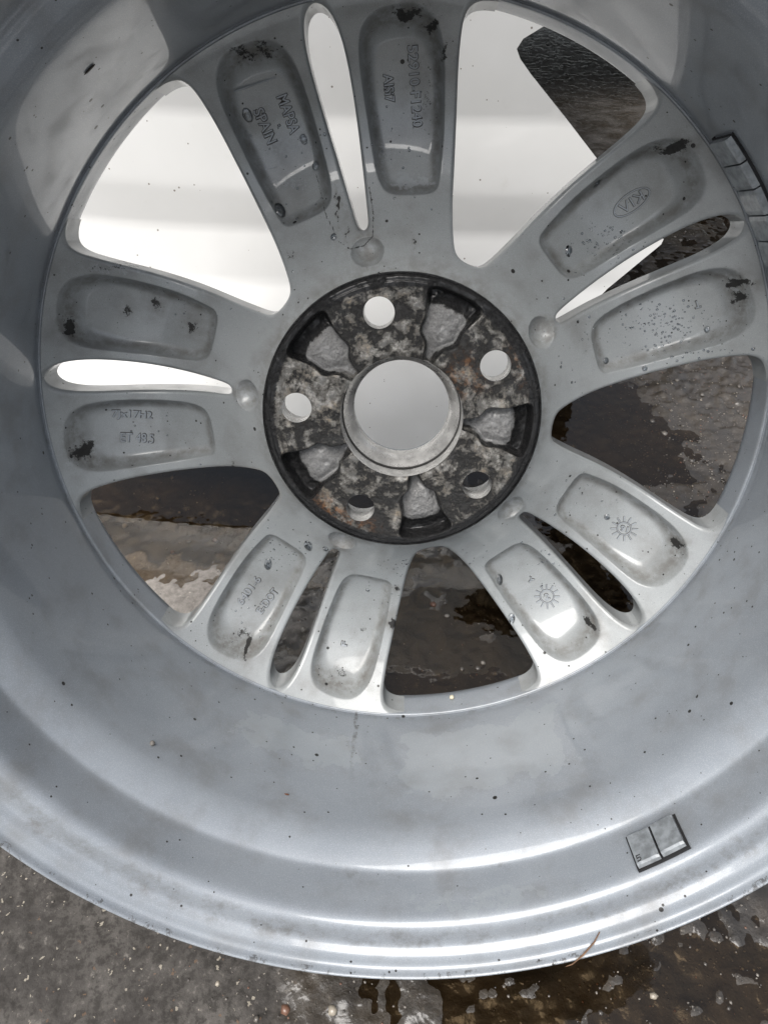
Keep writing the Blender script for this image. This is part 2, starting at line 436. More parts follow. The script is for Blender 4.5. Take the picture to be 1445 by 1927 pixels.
ground = obj_np('ground', np.c_[GX.ravel(), GY.ravel(), GZ.ravel()], grid_faces(len(gy), len(gx)), M_GROUND, kind='structure',
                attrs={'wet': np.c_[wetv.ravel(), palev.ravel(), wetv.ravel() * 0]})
B = 30000.0
bx0, bx1, by0, by1 = gx[0], gx[-1], gy[0], gy[-1]
VB = [(-B, -B, -1), (B, -B, -1), (B, B, -1), (-B, B, -1), (bx0, by0, -1), (bx1, by0, -1), (bx1, by1, -1), (bx0, by1, -1)]
FB = [(0, 1, 5, 4), (1, 2, 6, 5), (2, 3, 7, 6), (3, 0, 4, 7)]
obj_np('ground_beyond', VB, FB, M_GROUND, kind='structure', smooth=False, attrs={'wet': np.full((8, 3), 0.6)})
VW = [(gx[0], gy[0], WATER_Z - 1), (gx[-1], gy[0], WATER_Z - 1), (gx[-1], gy[-1], WATER_Z - 1), (gx[0], gy[-1], WATER_Z - 1)]
obj_np('puddle_water', VW, [(0, 1, 2, 3)], M_PUDDLE, kind='structure', smooth=False)

# loose grit and small stones lying on the concrete
ico = []
for q in ((0, 0, 1), (0.894, 0, 0.447), (0.276, 0.851, 0.447), (-0.724, 0.526, 0.447), (-0.724, -0.526, 0.447), (0.276, -0.851, 0.447), (0.724, 0.526, -0.447), (-0.276, 0.851, -0.447), (-0.894, 0, -0.447), (-0.276, -0.851, -0.447), (0.724, -0.526, -0.447), (0, 0, -1)): ico.append(q)
ico = np.array(ico)
icf = np.array([(0, 1, 2), (0, 2, 3), (0, 3, 4), (0, 4, 5), (0, 5, 1), (1, 6, 2), (2, 7, 3), (3, 8, 4), (4, 9, 5), (5, 10, 1), (2, 6, 7), (3, 7, 8), (4, 8, 9), (5, 9, 10), (1, 10, 6), (11, 7, 6), (11, 8, 7), (11, 9, 8), (11, 10, 9), (11, 6, 10)])
NS = 15000
sxs = rng.uniform(-420, 600, NS); sys_ = rng.uniform(0, 1150, NS)
gq = np.array(on_ground(1270, 830)); sxs[:2200] = rng.normal(gq[0], 75, 2200); sys_[:2200] = rng.normal(gq[1], 85, 2200)
gq = np.array(on_ground(1300, 1850)); sxs[2200:2900] = rng.normal(gq[0], 60, 700); sys_[2200:2900] = rng.normal(gq[1], 40, 700)
srs = 0.42 + 0.55 * rng.random(NS) + 2.6 * rng.random(NS) ** 14
srs[:2900] = 0.35 + 0.75 * rng.random(2900) ** 2
ii = np.clip(((sys_ - gy[0]) / 2.2).astype(int), 0, len(gy) - 1); jj = np.clip(((sxs - gx[0]) / 2.2).astype(int), 0, len(gx) - 1)
szs = GZ[ii, jj]
cl = fbm(sxs / 60, sys_ / 60, 3, 91)
keepS = (cl > 0.40 + 0.25 * rng.random(NS)) | (np.arange(NS) < 2900)
SVs = []; SFs = []; SCs = []
for x, y, z, r in zip(sxs[keepS], sys_[keepS], szs[keepS], srs[keepS]):
    J = ico * (r * (0.75 + 0.5 * rng.random((12, 1)))) * (1, 0.8 + 0.4 * rng.random(), 0.6)
    SFs.append(icf + 12 * len(SVs)); SVs.append(J + (x, y, z + 0.15 * r)); SCs.append(np.repeat([[rng.random(), rng.random(), rng.random()]], 12, 0))
def grit_material():
    t = NT('mixed grit'); a = t.attr('tone')
    c = t.mix(a[0], (0.035, 0.030, 0.026), (0.20, 0.18, 0.155))
    c = t.mix(t.math('MULTIPLY', t.math('GREATER_THAN', a[1], 0.94), 0.85), c, (0.34, 0.30, 0.24))
    c = t.mix(t.math('MULTIPLY', t.math('LESS_THAN', a[1], 0.10), 0.8), c, (0.15, 0.06, 0.03))
    t.principled(Base_Color=c, Roughness=0.5, Coat_Weight=0.8, Coat_Roughness=0.04)
    return t.m
obj_np('gravel', np.vstack(SVs), np.vstack(SFs), grit_material(), kind='stuff', smooth=True, attrs={'tone': np.vstack(SCs)}, label='fine loose grit scattered on the wet concrete', cat='gravel')

# ------------------------------------------------------------------ white car bumper behind the wheel
bump_px = [(-1500, 850), (300, 850), (700, 858), (770, 860), (797, 852), (870, 790), (1000, 675), (1110, 577), (1215, 483), (1243, 460), (1248, 450), (1240, 440),
           (1126, 303), (1000, 142), (979, 112), (972, 92), (984, 73), (1033, 43), (1200, -38), (1500, -160)]
LIP_Z, LIP_Y = 40.0, 462.0                     # lower lip of the bumper, close behind the wheel
def panel_y(X, Z):
    z = Z + 0.02 * (X + 100)                     # creases run slightly down to the right
    def seg(a, b, k): return k * (np.clip(z, a, b) - a)
    y = seg(-900, LIP_Z - 14, 1.6) - 1.6 * (LIP_Z - 14 + 900) + seg(LIP_Z - 14, 165, 0.75) + seg(165, 205, 0.34) + seg(205, 238, 0.02) + seg(238, 290, 0.16) + seg(290, 480, -0.10) + seg(480, 2000, 2.6)
    y = np.where(z < LIP_Z - 14, 1.3 * (LIP_Z - 14 - z), y)
    y = y + 0.00010 * np.clip(X - 60, 0, None) ** 2 + 0.0004 * np.clip(-X - 40, 0, None) ** 2
    return LIP_Y + y
def hit_panel(px, py):
    d = ray(px, py); m = np.arange(200.0, 1500.0, 0.25); k = m / d[1]
    i = int(np.argmax(m >= panel_y(d[0] * k, HC + d[2] * k)))
    return np.array([d[0] * k[i], HC + d[2] * k[i]])
outl = np.array([hit_panel(*q) for q in bump_px])
outl[0] = (-520, outl[1][1] + 2)
outl = np.vstack([outl, [(outl[-1][0] + 160, outl[-1][1] + 60), (outl[-1][0] + 160, 640), (outl[0][0], 640)]])
print('bumper outline', np.round(outl).tolist())
from mathutils.geometry import delaunay_2d_cdt
oc = []
for k in range(len(outl)):
    a, b = outl[k], outl[(k + 1) % len(outl)]
    m_ = max(1, int(np.hypot(*(b - a)) / 6))
    for q in range(m_): oc.append(a + (b - a) * q / m_)
oc = np.array(oc)
PX, PZ = np.meshgrid(np.arange(outl[:, 0].min(), outl[:, 0].max(), 9.0), np.arange(outl[:, 1].min(), 640, 5.0))
ins = poly_sdf(PX, PZ, outl) > 3.0
pts2 = [Vector(q) for q in oc] + [Vector(q) for q in np.c_[PX[ins], PZ[ins]]]
cv, ce, cf, *_ = delaunay_2d_cdt(pts2, [(i, (i + 1) % len(oc)) for i in range(len(oc))], [], 1, 1e-4)
cv = np.array([tuple(q) for q in cv]); cf = np.array([f for f in cf if len(f) == 3])
Vp = np.c_[cv[:, 0], panel_y(cv[:, 0], cv[:, 1]), cv[:, 1]]
bumper = bpy.data.objects.new('white_car_bumper', None)
bumper.location = (0, LIP_Y * MM, 0)
link(bumper, label='glossy white car bumper standing behind the wheel, seen through its upper openings', cat='car bumper')
Vp = Vp - [0, LIP_Y, 0]
e_ = 4.0
pdx = (panel_y(cv[:, 0] + e_, cv[:, 1]) - panel_y(cv[:, 0] - e_, cv[:, 1])) / (2 * e_)
pdz = (panel_y(cv[:, 0], cv[:, 1] + e_) - panel_y(cv[:, 0], cv[:, 1] - e_)) / (2 * e_)
pn_ = np.c_[pdx, -np.ones(len(pdx)), pdz]; pn_ /= np.linalg.norm(pn_, axis=1, keepdims=True)
fn_ = np.cross(Vp[cf[:, 1]] - Vp[cf[:, 0]], Vp[cf[:, 2]] - Vp[cf[:, 0]])
cf = np.where((fn_[:, 1] > 0)[:, None], cf[:, ::-1], cf)
skin = obj_np('bumper_skin', Vp, cf, M_WHITE, bumper, normals=pn_)
obj_np('bumper_back', Vp + [0, 2.6, 0], cf[:, ::-1], M_DARKPL, bumper)
nO = len(oc)
rimP = np.c_[oc[:, 0], panel_y(oc[:, 0], oc[:, 1]) - LIP_Y, oc[:, 1]]
rimV = np.vstack([rimP, rimP + [0, 2.6, 0]])
obj_np('bumper_edge', rimV, [(i, (i + 1) % nO, nO + (i + 1) % nO, nO + i) for i in range(nO)], M_WHITE, bumper, smooth=False)
# dark undertray of the car behind the skin
def box(x0, x1, y0, y1, z0, z1):
    V = [(x, y, z) for z in (z0, z1) for y in (y0, y1) for x in (x0, x1)]
    return V, [(0, 2, 3, 1), (4, 5, 7, 6), (0, 1, 5, 4), (2, 6, 7, 3), (0, 4, 6, 2), (1, 3, 7, 5)]
V, Fb = box(-420, -70, 220, 1800, LIP_Z + 25, LIP_Z + 70)
obj_np('undertray', V, Fb, M_DARKPL, bumper, smooth=False)
V, Fb = box(21, 330, 560, 2400, 300, 420)  # unseen dark box added for the wet ground to reflect
obj_np('unseen_dark_box', V, Fb, M_DARKPL, bumper, smooth=False)
V, Fb = box(21, 1200, 1010, 2600, 205, 520)  # unseen dark block added so wet ground further back reflects black
obj_np('unseen_dark_block', V, Fb, M_DARKPL, bumper, smooth=False)

# ------------------------------------------------------------------ wheel
wheel = bpy.data.objects.new('alloy_wheel', None)
mw = Matrix(((U_[0], -V_[0], N_[0], C_[0] * MM), (U_[1], -V_[1], N_[1], C_[1] * MM), (U_[2], -V_[2], N_[2], (C_[2] + HC) * MM), (0, 0, 0, 1)))
wheel.matrix_world = mw
link(wheel, label='silver ten-spoke alloy wheel tilted back on wet concrete, inner side towards the viewer', cat='wheel')

SLOT0 = 101.805                                   # angle of the first slot, degrees, local frame
def z_top(r):
    s = (r - 80.0) / 120.0
    return -10.175 + 3.446 * s - 112.38 * s * (1 - s)
half_w = [(85.8, 0), (86.7, 6.7), (90.8, 10.8), (108.3, 19.2), (126.7, 26.3), (150, 36.3), (166.7, 44.2), (176.7, 48.4), (184.2, 50.9), (189.6, 50.0), (193.3, 44.2), (195.8, 35), (197.5, 23.3), (198.3, 10), (198.6, 0)]
WIN = np.array(half_w + [(x, -y) for x, y in half_w[-2:0:-1]])
half_s = [(97.6, 0), (98.3, 1.9), (101, 3.2), (113, 4.3), (126.7, 5.6), (151.7, 7.9), (173, 9.2), (185, 8.9), (193, 7.0), (197, 4.0), (198.6, 0)]
SLOT = np.array(half_s + [(x, -y) for x, y in half_s[-2:0:-1]])
POCK = chaikin(np.array([(107.5, 41.7), (116.7, 45.3), (133.3, 50.3), (153.3, 54.2), (168.3, 56.3), (177, 56), (184.5, 52.5), (189, 45.8), (190.8, 33.3), (190, 24.5), (186, 18.6), (178.3, 15.3), (160, 14.0), (140, 12.9),
                         (125, 12.4), (116.7, 13.6), (112, 17.5), (109.5, 28.3)]), 2)
def half_angle(half, r):
    P = np.array(half, float); P = np.vstack([P[:1], P])
    # resample smooth boundary by radius
    rr = np.hypot(P[:, 0], P[:, 1]); an = np.arctan2(P[:, 1], P[:, 0])
    return rr, an
def smooth_half(half):
    full = np.array(half + [(x, -y) for x, y in half[-2:0:-1]], float)
    return chaikin(full, 3)
WINs, SLOTs = smooth_half(half_w), smooth_half(half_s)
def boundary_angle(poly, r):
    """half opening angle of a mirror-symmetric opening at radius r (0 where closed)"""
    up = poly[poly[:, 1] >= -1e-9]
    up = up[np.argsort(np.arctan2(up[:, 1], up[:, 0] - 150.0))[::-1]]   # from inner tip over the side to the outer tip
    rr = np.hypot(up[:, 0], up[:, 1]); aa = np.arctan2(up[:, 1], up[:, 0])
    rr = np.maximum.accumulate(rr)
    rr = rr + np.arange(len(rr)) * 1e-7
    out = np.interp(r, rr, aa, left=0, right=0)
    return out, rr[0], rr[-1]
def rot2(P, t):
    c, s = math.cos(t), math.sin(t); return np.c_[P[:, 0] * c - P[:, 1] * s, P[:, 0] * s + P[:, 1] * c]
WIN_IN_SLOT = rot2(WINs, math.radians(36))        # the window beside the slot, in the slot's frame (positive side)

def spoke_height(X, Y, edges=True):
    """height of the inner face; X, Y in the slot frame, any sign of Y; |angle| <= 36 deg"""
    Ya = np.abs(Y); r = np.hypot(X, Y)
    z = z_top(r)
    dp = poly_sdf(X, Ya, POCK)
    w = 7.5 + 5.5 * sstep(160, 190, X)
    dep = 5.4 + 5.8 * sstep(112, 175, X)
    u = np.clip((dp + 0.6) / w, 0, 1)
    fu = 1 - (1 - u) ** 2.3
    z = z - dep * fu * sstep(0, 0.22, u)
    # drilled dimple between slot and hub
    dd = np.hypot(X - 89.3, Y)
    zc = z_top(89.3) + 4.4 - np.sqrt(np.clip(9.6 ** 2 - dd ** 2, 0, None))
    z = np.where(dd < 9.5, -np.logaddexp(-z * 2.5, -zc * 2.5) / 2.5 * 0 + np.minimum(z, zc), z)
    if edges:
        d = np.minimum(-poly_sdf(X, Ya, WIN_IN_SLOT), -poly_sdf(X, Y, SLOTs))
        d = np.clip(d, 0, None); rho = 2.2
        e = np.clip(rho - d, 0, None)
        z = z - (rho - np.sqrt(np.clip(rho ** 2 - e ** 2, 0, None)))
    # root: the cone meets the hub drum
    return z

rows = np.unique(np.round(np.concatenate([np.arange(75.9, 198.61, 0.62), np.arange(85.7, 92, 0.15), np.arange(97.4, 102, 0.15), np.arange(192, 198.61, 0.16), [198.6]]), 3))
NCOL = 84
tt = 0.5 - 0.5 * np.cos(np.linspace(0, np.pi, NCOL)); tt = 0.55 * tt + 0.45 * np.linspace(0, 1, NCOL)
wa, w0, w1 = boundary_angle(WINs, rows); sa, s0, s1 = boundary_angle(SLOTs, rows)
phi_hi = np.where((rows > w0) & (rows < w1), math.radians(36) - wa, math.radians(36))
phi_lo = np.where((rows > s0) & (rows < s1), sa, 0.0)
PHI = phi_lo[:, None] + (phi_hi - phi_lo)[:, None] * tt[None, :]
RR = rows[:, None] * np.ones((1, NCOL))
SX, SY = RR * np.cos(PHI), RR * np.sin(PHI)
SZ = spoke_height(SX, SY)
e = 0.12
gxx = (spoke_height(SX + e, SY) - spoke_height(SX - e, SY)) / (2 * e)
gyy = (spoke_height(SX, SY + e) - spoke_height(SX, SY - e)) / (2 * e)
gxx, gyy = np.clip(gxx, -2.5, 2.5), np.clip(gyy, -2.5, 2.5)
SN = np.stack([-gxx, -gyy, np.ones_like(gxx)], -1); SN /= np.linalg.norm(SN, axis=-1, keepdims=True)
nr, nc = SX.shape
THICK = 17.0
# back face and side walls
BZ = z_top(RR) - THICK - 2.0
top = np.c_[SX.ravel(), SY.ravel(), SZ.ravel()]
bot = np.c_[SX.ravel(), SY.ravel(), BZ.ravel()]
Ft = grid_faces(nr, nc)[:, ::-1]
idx = np.arange(nr * nc).reshape(nr, nc)
NVT = nr * nc
lo, hi = idx[:, 0], idx[:, -1]
# walls use their own vertices so that they keep their own normals; sampled in 3 steps with a little draft
def wall(ids, side):
    steps = [0.0, 0.5, 1.0]
    rows_v = []
    for q in steps:
        P = top[ids] * (1 - q) + bot[ids] * q
        rows_v.append(P)
    W = np.stack(rows_v, 1)      # (nr,3,3)
    return W.reshape(-1, 3), grid_faces(len(ids), 3) if side > 0 else grid_faces(len(ids), 3)[:, ::-1]
Wl, Fl = wall(lo, 1); Wh, Fh = wall(hi, -1)
SV = np.vstack([top, bot, Wl, Wh])
SF = np.vstack([Ft, Ft[:, ::-1] + NVT, Fl + 2 * NVT, Fh + 2 * NVT + len(Wl)])
# drop degenerate wall faces where the half spoke just meets its mirror twin on the axis
def vnormals(V, F):
    fn = np.cross(V[F[:, 2]] - V[F[:, 0]], V[F[:, 3]] - V[F[:, 1]])
    n = np.zeros_like(V)
    for k in range(4): np.add.at(n, F[:, k], fn)
    return n / (np.linalg.norm(n, axis=1, keepdims=True) + 1e-12)
SNall = vnormals(SV, SF)
SNall[:NVT] = SN.reshape(-1, 3)

# stains: (x, y, radius x, radius y, strength) in the wheel frame, mm
BLACK = [(-76, 176, 7, 2.0, .6), (-66, 177, 6, 2, .55), (3, 191.5, 9, 2.0, .8), (14, 187, 4, 2.6, .7), (20, 176, 2, 4, .6), (14, 160, 2.5, 16, .42), (136.5, 133.5, 4.5, 3.0, 1.0), (130, 134, 5, 2, .5),
         (178.5, 68.5, 3.6, 3.6, 1.0), (180, 60, 2.4, 5, .75), (168.1, -84.4, 3.0, 4.0, .85), (121.4, -140.0, 3.2, 2.6, .9), (-100.6, -158.2, 2.6, 4.2, 1.0), (-105, -153, 6, 3.6, .62), (-40.5, -181, 9, 3, .5),
         (-187.6, -24.7, 4.0, 5.2, .85), (-182.9, 47.0, 3.2, 4.6, .85), (-141.1, 57, 3.6, 4.8, .68), (-121.2, 45, 4.6, 4.8, .68), (-157.6, 53.1, 2.4, 2.6, .6), (-1.7, -120.5, 2, 2, .95), (-5.9, -147.2, 1.7, 4.5, .9), (5.5, 91.1, 0.7, 9, .6),
         (-99.9, -35.2, 2.4, 1.0, .8), (-26.6, -157, 4, 2.6, .5), (-155, 78, 24, 2.6, .44), (-34, 107, .55, 10, .95), (-22, 108, .5, 9, .9), (-29, 93, .7, 6, .6), (-60, 84, 4, 2, .5)]
CHALK = [(-26, 112, 11, 9, .5), (6, 119, 14, 4.5, .75), (-60, 120, 14, 4, .5), (-6, 138, 9, 16, .5), (-62, 138, 9, 6, .6), (-150, 78, 28, 3, .62), (-120, 68, 16, 4, .5), (120, 60, 8, 8, .3), (-74, 158, 8, 12, .3), (-100, 40, 10, 8, .4)]
TEXTS = [('MAPSA', -58.9, 152.4, -71.6, 17.6, 5.8), ('SPAIN', -71.5, 147.0, -68.8, 16.3, 5.6), ('AlSi7', -6.5, 163.8, -85.3, 12.2, 5.0), ('52910-F1240', 6.9, 163.7, -84.7, 35.0, 5.0), ('T', 165.1, 55.5, -155.6, 2.6, 4.0),
                         ('16', 140.9, -82.0, 167.9, 4.2, 3.4), ('2', 95.9, -130.5, 23.9, 2.6, 3.8), ('Y', 84.8, -119.3, -36.6, 3.6, 3.4), ('6401-6', -100.5, -126.1, 51.4, 21.0, 5.0), ('E-DOT', -88.8, -134.1, 51.4, 18.4, 5.0), ('F', -38.3, -165.3, 77.7, 2.6, 4.0),
                         ('7Jx17H2', -162.2, -7.8, -7.0, 22.0, 5.6), ('ET 48.5', -161.0, -21.9, -7.6, 18.6, 5.6)]
MARKS = [(x, y, a, w, h) for _, x, y, a, w, h in TEXTS] + [(123.6, 108.5, -142, 19, 9), (140.9, -82, 0, 14, 14), (95.9, -130.5, 0, 14, 14)]
LINES = [[(-46, 124), (-40.5, 104), (-33, 90), (-27, 86.5), (-20, 88), (-15, 93), (-15, 104), (-17, 117)]]
def stain_field(X, Y, dpk):
    s = np.zeros((len(X), 3)); halo = np.zeros(len(X))
    jx = (fbm(X / 4, Y / 4, 4, 71) - 0.5) * 6; jy = (fbm(X / 4 + 50, Y / 4, 4, 73) - 0.5) * 6
    for x, y, rx, ry, st in BLACK:
        d = np.hypot((X - x + jx) / rx, (Y - y + jy) / ry)
        s[:, 0] = np.maximum(s[:, 0], st * np.exp(-(d / 0.95) ** 3))
        halo = np.maximum(halo, 0.75 * st * np.exp(-(d / 2.0) ** 2))
    for x, y, rx, ry, st in CHALK:
        d = np.hypot((X - x + jx * 2) / rx, (Y - y + jy * 2) / ry)
        s[:, 2] = np.maximum(s[:, 2], st * np.exp(-(d / 1.1) ** 4))
    for L in LINES:
        for (ax, ay), (bx, by) in zip(L[:-1], L[1:]):
            dx, dy = bx - ax, by - ay
            t = np.clip(((X - ax) * dx + (Y - ay) * dy) / (dx * dx + dy * dy), 0, 1)
            d = np.hypot(X - ax - t * dx, Y - ay - t * dy)
            s[:, 0] = np.maximum(s[:, 0], 0.66 * np.exp(-(d / 0.5) ** 2))
    rr_ = np.hypot(X, Y); aa_ = np.degrees(np.arctan2(Y, X))
    for k in range(5):
        t_ = math.radians(SLOT0 - 72 * k)
        halo = np.maximum(halo, 0.8 * sstep(9.5, 6.0, np.hypot(X - 89.3 * math.cos(t_), Y - 89.3 * math.sin(t_))))
    halo = np.maximum(halo, 0.55 * sstep(86, 78, rr_))
    # brown road dust gathered along the pocket walls
    s[:, 1] = np.clip(np.exp(-((dpk - 3.2) / 2.6) ** 2) * 0.8 + halo, 0, 1)
    return s
dpk_flat = poly_sdf(SX, SY, POCK).ravel()
dpk_all = np.concatenate([dpk_flat, np.full(len(SV) - NVT, -50.0)])

spokes = []
for k in range(5):
    ang = math.radians(SLOT0 - 72 * k)
    for sgn in (1, -1):
        V = SV.copy(); Nn = SNall.copy()
        V[:, 1] *= sgn; Nn[:, 1] *= sgn
        Fk = SF if sgn > 0 else SF[:, ::-1]
        c, s = math.cos(ang), math.sin(ang)
        R3 = np.array([[c, -s, 0], [s, c, 0], [0, 0, 1]])
        V = V @ R3.T; Nn = Nn @ R3.T
        st = stain_field(V[:, 0], V[:, 1], dpk_all)
        spokes.append(obj_np('spoke', V, Fk, M_SILVER, wheel, normals=Nn, attrs={'stain': st}))

def to_slot(x, y):
    """wheel frame -> (slot index, X, Y in that slot's frame)"""
    a = math.degrees(math.atan2(y, x))
    k = round((SLOT0 - a) / 72.0)
    t = math.radians(-(SLOT0 - 72 * k))
    return k % 5, x * math.cos(t) - y * math.sin(t), x * math.sin(t) + y * math.cos(t)
def face_z(x, y):
    x = np.atleast_1d(np.asarray(x, float)); y = np.atleast_1d(np.asarray(y, float))
    a = np.degrees(np.arctan2(y, x)); k = np.round((SLOT0 - a) / 72.0)
    t = np.radians(-(SLOT0 - 72 * k))
    return spoke_height(x * np.cos(t) - y * np.sin(t), x * np.sin(t) + y * np.cos(t), edges=False)
def spoke_at(x, y):
    k, X, Y = to_slot(x, y)
    return spokes[2 * k + (0 if Y > 0 else 1)]

# ---- barrel (lathe)
def lathe(prof, seg, close=False):
    P = np.array(prof, float)
    t = np.linspace(0, 2 * np.pi, seg, endpoint=False)
    V = np.stack([P[:, 0][:, None] * np.cos(t), P[:, 0][:, None] * np.sin(t), P[:, 1][:, None] + 0 * t], -1)
    F = grid_faces(len(P), seg, True)
    if close:
        a = (len(P) - 1) * seg + np.arange(seg); b = (len(P) - 1) * seg + (np.arange(seg) + 1) % seg
        F = np.vstack([F, np.stack([a, b, (np.arange(seg) + 1) % seg, np.arange(seg)], 1)])
    return V.reshape(-1, 3), F
def smooth_prof(P, n=2, keep=True):
    P = np.array(P, float)
    for _ in range(n):
        Q = [P[0]]
        for a, b in zip(P[:-1], P[1:]): Q += [0.75 * a + 0.25 * b, 0.25 * a + 0.75 * b]
        Q.append(P[-1]); P = np.array(Q)
    return P
inner = [(231.5, -51.5), (226, -50.5), (212, -43), (202, -34), (199.0, -27), (198.7, -22), (198.7, -12), (198.7, -8.8), (199.0, -8.0), (199.8, -7.6), (200.4, -8.3), (200.7, -7.6), (200.4, -5.5), (199.7, 0), (198.9, 20), (198.4, 45), (198.3, 70),
         (198.3, 84), (198.6, 91), (200.2, 97.0), (203.4, 103.5), (206.0, 107.6), (207.6, 109.6), (208.2, 111.5), (208.5, 116), (208.9, 124), (209.3, 131.5), (210.0, 134.8), (211.6, 137.4), (214.2, 138.8), (217.5, 139.0), (220.6, 139.0), (222.6, 139.6), (224.2, 141.2),
         (225.4, 142.6), (227.2, 143.4), (229.4, 144.0), (230.6, 145.0), (231.2, 146.6), (231.6, 148.2), (232.4, 148.9), (233.2, 148.2), (233.4, 146)]
outer = [(233.2, 142), (231, 138), (222, 134), (217, 130), (215.5, 118), (214.6, 106), (209, 100), (204.5, 92), (204, 60), (204.2, 20), (206, 0), (212, -14), (215, -30), (217, -38), (224, -43), (231, -46), (233, -49)]
prof = np.vstack([smooth_prof(inner, 2), smooth_prof(outer, 1)])
V, F = lathe(prof, 384, True)
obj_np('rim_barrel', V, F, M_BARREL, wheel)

# ---- hub face
HOLES = [math.radians(SLOT0 - 72 * k) for k in range(5)]
hp = [(33.0, 3.2), (38, 4.2), (42.0, 5.6), (44.5, 9.6), (47.5, 11.4), (52, 11.2), (57, 11.8), (62, 13.8), (66.5, 15.8), (69.5, 14.5), (71.3, 9.5), (71.8, 0)]
HPOCK = np.array([(32.0, 0)] + hp + [(x, -y) for x, y in hp[:-1][::-1]])
HPOCK = np.vstack([chaikin(HPOCK, 2)])
blk = [(44.0, 4.6), (46.2, 6.8), (50, 7.8), (56, 9.0), (60.0, 8.6), (62.2, 5.4), (62.8, 0)]
HBLOCK = chaikin(np.array([(43.6, 0)] + blk + [(x, -y) for x, y in blk[:-1][::-1]]), 2)
hr = np.linspace(33.4, 75.2, 90); ha = np.linspace(0, 2 * np.pi, 760, endpoint=False)
HR, HA = np.meshgrid(hr, ha, indexing='ij')
HX, HY = HR * np.cos(HA), HR * np.sin(HA)
Vh0 = np.stack([HX, HY], -1)
for a in HOLES:                                    # snap grid to the bolt holes
    cx, cy = 57.15 * math.cos(a), 57.15 * math.sin(a)
    d = np.hypot(HX - cx, HY - cy)
    m = np.abs(d - 8.15) < 0.34
    HX = np.where(m, cx + (HX - cx) / d * 8.15, HX); HY = np.where(m, cy + (HY - cy) / d * 8.15, HY)
def hub_fold(X, Y):
    a = np.degrees(np.arctan2(Y, X)); k = np.round((SLOT0 - 36 - a) / 72.0)
    t = np.radians(-(SLOT0 - 36 - 72 * k))
    return X * np.cos(t) - Y * np.sin(t), X * np.sin(t) + Y * np.cos(t), k % 5
QX, QY, QK = hub_fold(HX, HY)
dpo = poly_sdf(QX, QY, HPOCK); dbl = poly_sdf(QX, QY, HBLOCK)
HR2 = np.hypot(HX, HY)
rec = sstep(-0.2, 2.6, dpo)
HZ = -9.5 * rec + 3.4 * sstep(-5.0, 4.5, dbl) * rec - 1.5 * sstep(58, 70, QX) * rec
HZ = HZ + (fbm(HX / 3, HY / 3, 3, 5) - 0.5) * (0.35 + 0.9 * rec)
HZ = HZ - 1.0 * sstep(73.4, 75.2, HR2) - 0.8 * sstep(36.2, 33.4, HR2) - 0.55 * sstep(71.6, 72.0, HR2) * (1 - rec)
hst = np.zeros((HX.size, 3))
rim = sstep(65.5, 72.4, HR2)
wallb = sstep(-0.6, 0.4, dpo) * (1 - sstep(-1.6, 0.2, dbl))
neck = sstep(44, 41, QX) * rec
outer_end = sstep(57, 66, QX) * rec  # recess floor turns black towards its outer end
hst[:, 0] = np.maximum(np.maximum(rim * 0.92, wallb * 0.62 * (1 - 0.75 * neck)), outer_end * 0.88).ravel()
hst[:, 2] = np.clip(sstep(-5.5, 0.2, dbl) * 0.95 * rec * (1 - 0.75 * outer_end) + neck * 0.6, 0, 1).ravel()
angd = np.degrees(np.arctan2(HY, HX))
rustm = sstep(26, 6, np.abs((angd + 122 + 180) % 360 - 180)) * sstep(56, 68, HR2) + 0.7 * sstep(22, 6, np.abs((angd - 34 + 180) % 360 - 180)) * sstep(56, 44, HR2) * 0.8 + 0.6 * sstep(16, 4, np.abs((angd - 24 + 180) % 360 - 180)) * sstep(62, 70, HR2)
hst[:, 1] = np.clip(rustm, 0, 1).ravel()
Fh_ = grid_faces(90, 760, True)[:, ::-1]
Vh = np.c_[HX.ravel(), HY.ravel(), HZ.ravel()]
cen = Vh[Fh_].mean(1)
kill = np.zeros(len(Fh_), bool)
for a in HOLES: kill |= np.hypot(cen[:, 0] - 57.15 * math.cos(a), cen[:, 1] - 57.15 * math.sin(a)) < 8.1
hub = obj_np('hub_face', Vh, Fh_[~kill], M_HUB, wheel, attrs={'stain': hst})
V, F = lathe(smooth_prof([(75.2, -1.0), (75.9, -1.6), (76.1, -4), (76.0, -11)], 1), 256)
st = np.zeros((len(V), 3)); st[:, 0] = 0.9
obj_np('hub_edge', V, F, M_HUB, wheel, attrs={'stain': st})
V, F = lathe(smooth_prof([(33.4, -0.8), (33.3, -8), (33.2, -15.5), (32.6, -16.4), (30.5, -18.6), (28.4, -22.0), (27.4, -24.5), (27.3, -30), (27.6, -34), (40, -36)], 2), 192)
obj_np('centre_bore', V, F, M_MACH, wheel)
V, F = lathe([(33.15, -12.6), (32.75, -13.2), (32.7, -15.6), (33.1, -16.2)], 160)
obj_np('bore_groove', V, F, M_BORE_BLACK, wheel)  # thin black band drawn for the dark line round the bore
for a in HOLES:
    V, F = lathe([(8.15, -0.4), (8.1, -7), (8.1, -13.0), (9.5, -14.5), (13, -20), (14, -36)], 48)
    V = V + [57.15 * math.cos(a), 57.15 * math.sin(a), 0]
    obj_np('bolt_hole', V, F, M_MACH, wheel)
# road-side hub plate, so that the hub is solid
V, F = lathe([(28, -36), (43.2, -37)], 96)
obj_np('hub_plate', V, F, M_PLAIN, wheel)

